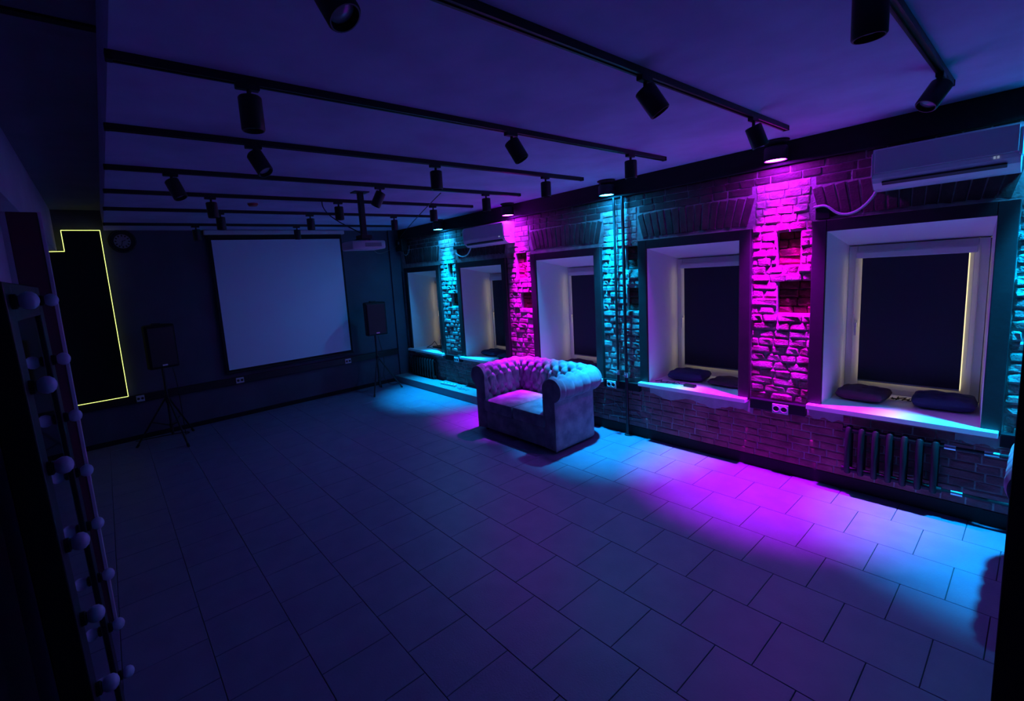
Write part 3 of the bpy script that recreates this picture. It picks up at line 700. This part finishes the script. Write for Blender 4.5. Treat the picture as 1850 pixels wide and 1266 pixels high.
# ------------------------------------------------------------------ chesterfield sofa (local: front at x = 0, back at x = +, y across)
def path_pts(wd, dp, r, step):
    """centre line of the arms and back seen from above, from the left arm front round to the right arm front"""
    pts = []
    def seg(p, q):
        n = max(1, int((Vector(q) - Vector(p)).length / step))
        for k in range(n): pts.append(Vector(p).lerp(Vector(q), k / n))
    seg((0, wd), (dp - r, wd))
    for k in range(int(PI / 2 * r / step) + 1):
        a = PI / 2 - k / (int(PI / 2 * r / step) + 1) * PI / 2; pts.append(Vector((dp - r + r * math.cos(a), wd - r + r * math.sin(a))))
    seg((dp, wd - r), (dp, -wd + r))
    for k in range(int(PI / 2 * r / step) + 1):
        a = -k / (int(PI / 2 * r / step) + 1) * PI / 2; pts.append(Vector((dp - r + r * math.cos(a), -wd + r + r * math.sin(a))))
    seg((dp - r, -wd), (0, -wd)); pts.append(Vector((0, -wd)))
    return pts
def profile():
    """(d outward, z): inside face, scrolled roll, outside face"""
    pr = [(-.085, .05), (-.085, .155)] + [(-.085, .26 + .03 * k) for k in range(12)]
    cx, cz, r = .045, .735, .132
    for k in range(27):
        a = A(196) - k / 26 * A(196 + 62); pr.append((cx + r * math.cos(a), cz + r * math.sin(a)))
    e = pr[-1]; pr += [(.088, e[1] - .008)]
    pr += [(.085, .60 - .045 * k) for k in range(13)] + [(.085, .035)]
    return pr
def sofa(label, loc, rz):
    t = thing('chesterfield_sofa', label, 'sofa', loc, rz, 'chesterfield seats')
    WD, DP = .590, .735
    pts = path_pts(WD, DP, .13, .0085); pr = profile()
    sl = [0]
    for i in range(1, len(pts)): sl.append(sl[-1] + (pts[i] - pts[i - 1]).length)
    vl = [0]
    for i in range(1, len(pr)): vl.append(vl[-1] + math.hypot(pr[i][0] - pr[i - 1][0], pr[i][1] - pr[i - 1][1]))
    SU = sl[-1] / 35; SV = .088; v0 = vl[2]; vtop = vl[14 + 13]; vroll = vl[14 + 26]
    pn = []
    for j in range(len(pr)):
        a, b = pr[max(j - 1, 0)], pr[min(j + 1, len(pr) - 1)]; tx, tz = b[0] - a[0], b[1] - a[1]; l = math.hypot(tx, tz); pn.append((-tz / l, tx / l))
    vs_ = []; buttons = []
    for i, p in enumerate(pts):
        tg = (pts[min(i + 1, len(pts) - 1)] - pts[max(i - 1, 0)]).normalized(); nn = Vector((-tg.y, tg.x))    # outward
        for j, (d, z) in enumerate(pr):
            v = vl[j]; off = 0
            if v0 < v < vroll - .01:
                U, Vv = sl[i] / SU, (v - v0) / (2 * SV)
                pq = (abs(math.sin(PI * (U / 2 + Vv))) * abs(math.sin(PI * (U / 2 - Vv)))) ** .5
                hole = (max(0, math.cos(PI * (U / 2 + Vv)) ** 2 * math.cos(PI * (U / 2 - Vv)) ** 2)) ** 9
                f_ = pq - .9 * hole
                if v > vtop - .03:
                    pl = abs(math.sin(PI * U / 2)) ** .22; k = min(1, (v - vtop + .03) / .05); f_ = f_ * (1 - k) + (.52 + .40 * pl) * k
                fade = min(1, (vroll - .01 - v) / .05) * min(1, (v - v0) / .03) * min(1, min(sl[i], sl[-1] - sl[i]) / .05)
                off = (.052 * f_ - .030) * fade
            nd, nz = pn[j]
            q = p + nn * (d + nd * off); vs_.append((q.x, q.y, z + nz * off))
    m = len(pr); fs_ = [(i * m + j, (i + 1) * m + j, (i + 1) * m + j + 1, i * m + j + 1) for i in range(len(pts) - 1) for j in range(m - 1)]
    fs_ += [((i + 1) * m, i * m, i * m + m - 1, (i + 1) * m + m - 1) for i in range(len(pts) - 1)]
    MB().add(vs_, fs_).build('tufted_back_and_arms', 'velvet', t, 2)
    # buttons at the crossings of the diamond creases
    bme = MB().lathe([(.0, -.003), (.008, -.002), (.009, .002), (.005, .005), (.0, .006)], 8).mesh('button', 'velvet', True)
    for b in range(1, 6):
        v = v0 + b * SV
        if v > vtop - .04: break
        for u in range(1, 35):
            if (u + b) % 2: continue
            s = u * SU
            if s > sl[-1] - .04: continue
            i = min(range(len(sl)), key=lambda k: abs(sl[k] - s)); j = min(range(len(vl)), key=lambda k: abs(vl[k] - v))
            p = pts[i]; tg = (pts[min(i + 1, len(pts) - 1)] - pts[max(i - 1, 0)]).normalized(); nn = Vector((-tg.y, tg.x))
            dn = Vector((nn.x * pn[j][0], nn.y * pn[j][0], pn[j][1])); q = p + nn * pr[j][0]
            o = bpy.data.objects.new('button', bme); COL.objects.link(o); o.parent = t
            o.location = Vector((q.x, q.y, pr[j][1])) - dn * .054; o.rotation_euler = dn.to_track_quat('Z', 'Y').to_euler()
    # scroll fronts of the arms
    for s in (1, -1):
        out = [(s * (WD + d), z) for d, z in pr]; c = (sum(a for a, b in out) / m, sum(b for a, b in out) / m)
        inn = [(a + (c[0] - a) * .10, b + (c[1] - b) * .04) for a, b in out]
        v2 = [(.004, a, b) for a, b in out] + [(-.018, a, b) for a, b in out] + [(-.026, a, b) for a, b in inn]
        f2 = [(k, k + 1, m + k + 1, m + k) for k in range(m - 1)] + [(m + k, m + k + 1, 2 * m + k + 1, 2 * m + k) for k in range(m - 1)]
        f2 += [(m - 1, 0, m, 2 * m - 1), (2 * m - 1, m, 2 * m, 3 * m - 1), tuple(range(2 * m, 3 * m))]
        MB().add(v2, f2).build('arm_front', 'velvet', t, True)
        MB().tube([(-.02, a, b) for a, b in out], .006, 6).build('piping', 'velvet', t, True)
    iw = WD - .07
    MB().box(.0, .70, -iw, iw, .05, .265, c=.02).build('seat_base', 'velvet', t, True)
    MB().box(-.02, .03, -iw - .01, iw + .01, .045, .285, c=.016).build('front_rail', 'velvet', t, True)
    for s in (-1, 1):
        y0, y1 = (.003, iw + .012) if s > 0 else (-iw - .012, -.003)
        n = 16; cv, cf = [], []
        cu = MB().box(-.045, .645, y0, y1, .280, .440, c=.034)
        for q in range(len(cu.v)):
            x, y, z = cu.v[q]
        cu.build('seat_cushion', 'velvet', t, True)
        # crowned top of the cushion
        g = 18; gv, gf = [], []
        for a in range(g + 1):
            for b in range(g + 1):
                u, w_ = a / g, b / g; e = (16 * u * (1 - u) * w_ * (1 - w_)) ** .45
                gv.append((-.030 + .66 * u, y0 + .016 + (y1 - y0 - .032) * w_, .434 + .034 * e))
        for a in range(g):
            for b in range(g): k = a * (g + 1) + b; gf.append((k, k + g + 1, k + g + 2, k + 1))
        MB().add(gv, gf).build('cushion_crown', 'velvet', t, 2)
    for x, y in ((.06, WD), (.06, -WD), (DP, WD - .02), (DP, -WD + .02)):
        MB().lathe([(.022, 0), (.030, .03), (.032, .05), (.0, .05)], 14, Matrix.Translation((x, y, 0))).build('foot', 'black', t, True)
    return t
sf = sofa('grey velvet buttoned chesterfield loveseat standing before the brick wall', (3.765, 3.985, 0), A(0))
s2 = copy_tree(sf); s2.location = (3.72, -.700, 0); s2.rotation_euler = (0, 0, 0)
s2['label'] = 'second chesterfield seat mostly hidden by the black door at the right edge'

# ------------------------------------------------------------------ full-length mirror edged with bulbs, leaning at the left wall
lean = A(.75)
t = thing('bulb_mirror', 'tall black framed mirror edged with frosted bulbs on the left', 'mirror', (-.176, 0, 0)); t.rotation_euler = (0, -lean, 0)
Y0, Y1 = 1.76, 2.68
MB().box(-.075, -.001, Y0, Y0 + .13, .0, 2.165, c=.004).build('frame_stile', 'black', t)
MB().box(-.075, -.001, Y1 - .13, Y1, .0, 2.165, c=.004).build('frame_stile', 'black', t)
MB().box(-.075, -.001, Y0 + .13, Y1 - .13, 2.05, 2.165, c=.004).build('frame_rail', 'black', t)
MB().box(-.075, -.001, Y0 + .13, Y1 - .13, .0, .12, c=.004).build('frame_rail', 'black', t)
MB().box(-.070, -.012, Y0 + .12, Y1 - .12, .11, 2.06).build('mirror_glass', 'mirror', t)
sock = MB().lathe([(.022, -.004), (.022, .012), (.014, .018), (.0, .018)], 14, Matrix.Rotation(PI / 2, 4, 'Y')).mesh('socket', 'black', True)
blb = MB().lathe([(.013, .012), (.015, .016), (.023, .025), (.027, .036), (.025, .048), (.017, .057), (.007, .061), (.0, .062)], 16, Matrix.Rotation(PI / 2, 4, 'Y')).mesh('bulb', 'bulb', 2)
for y, n in ((1.84, 9), (2.60, 9)):
    for k in range(n):
        z = 2.108 - .2525 * k
        for me in (sock, blb):
            o = bpy.data.objects.new(me.name.split('.')[0] if me is blb else 'bulb_socket', me); COL.objects.link(o); o.parent = t; o.location = (-.001, y, z)
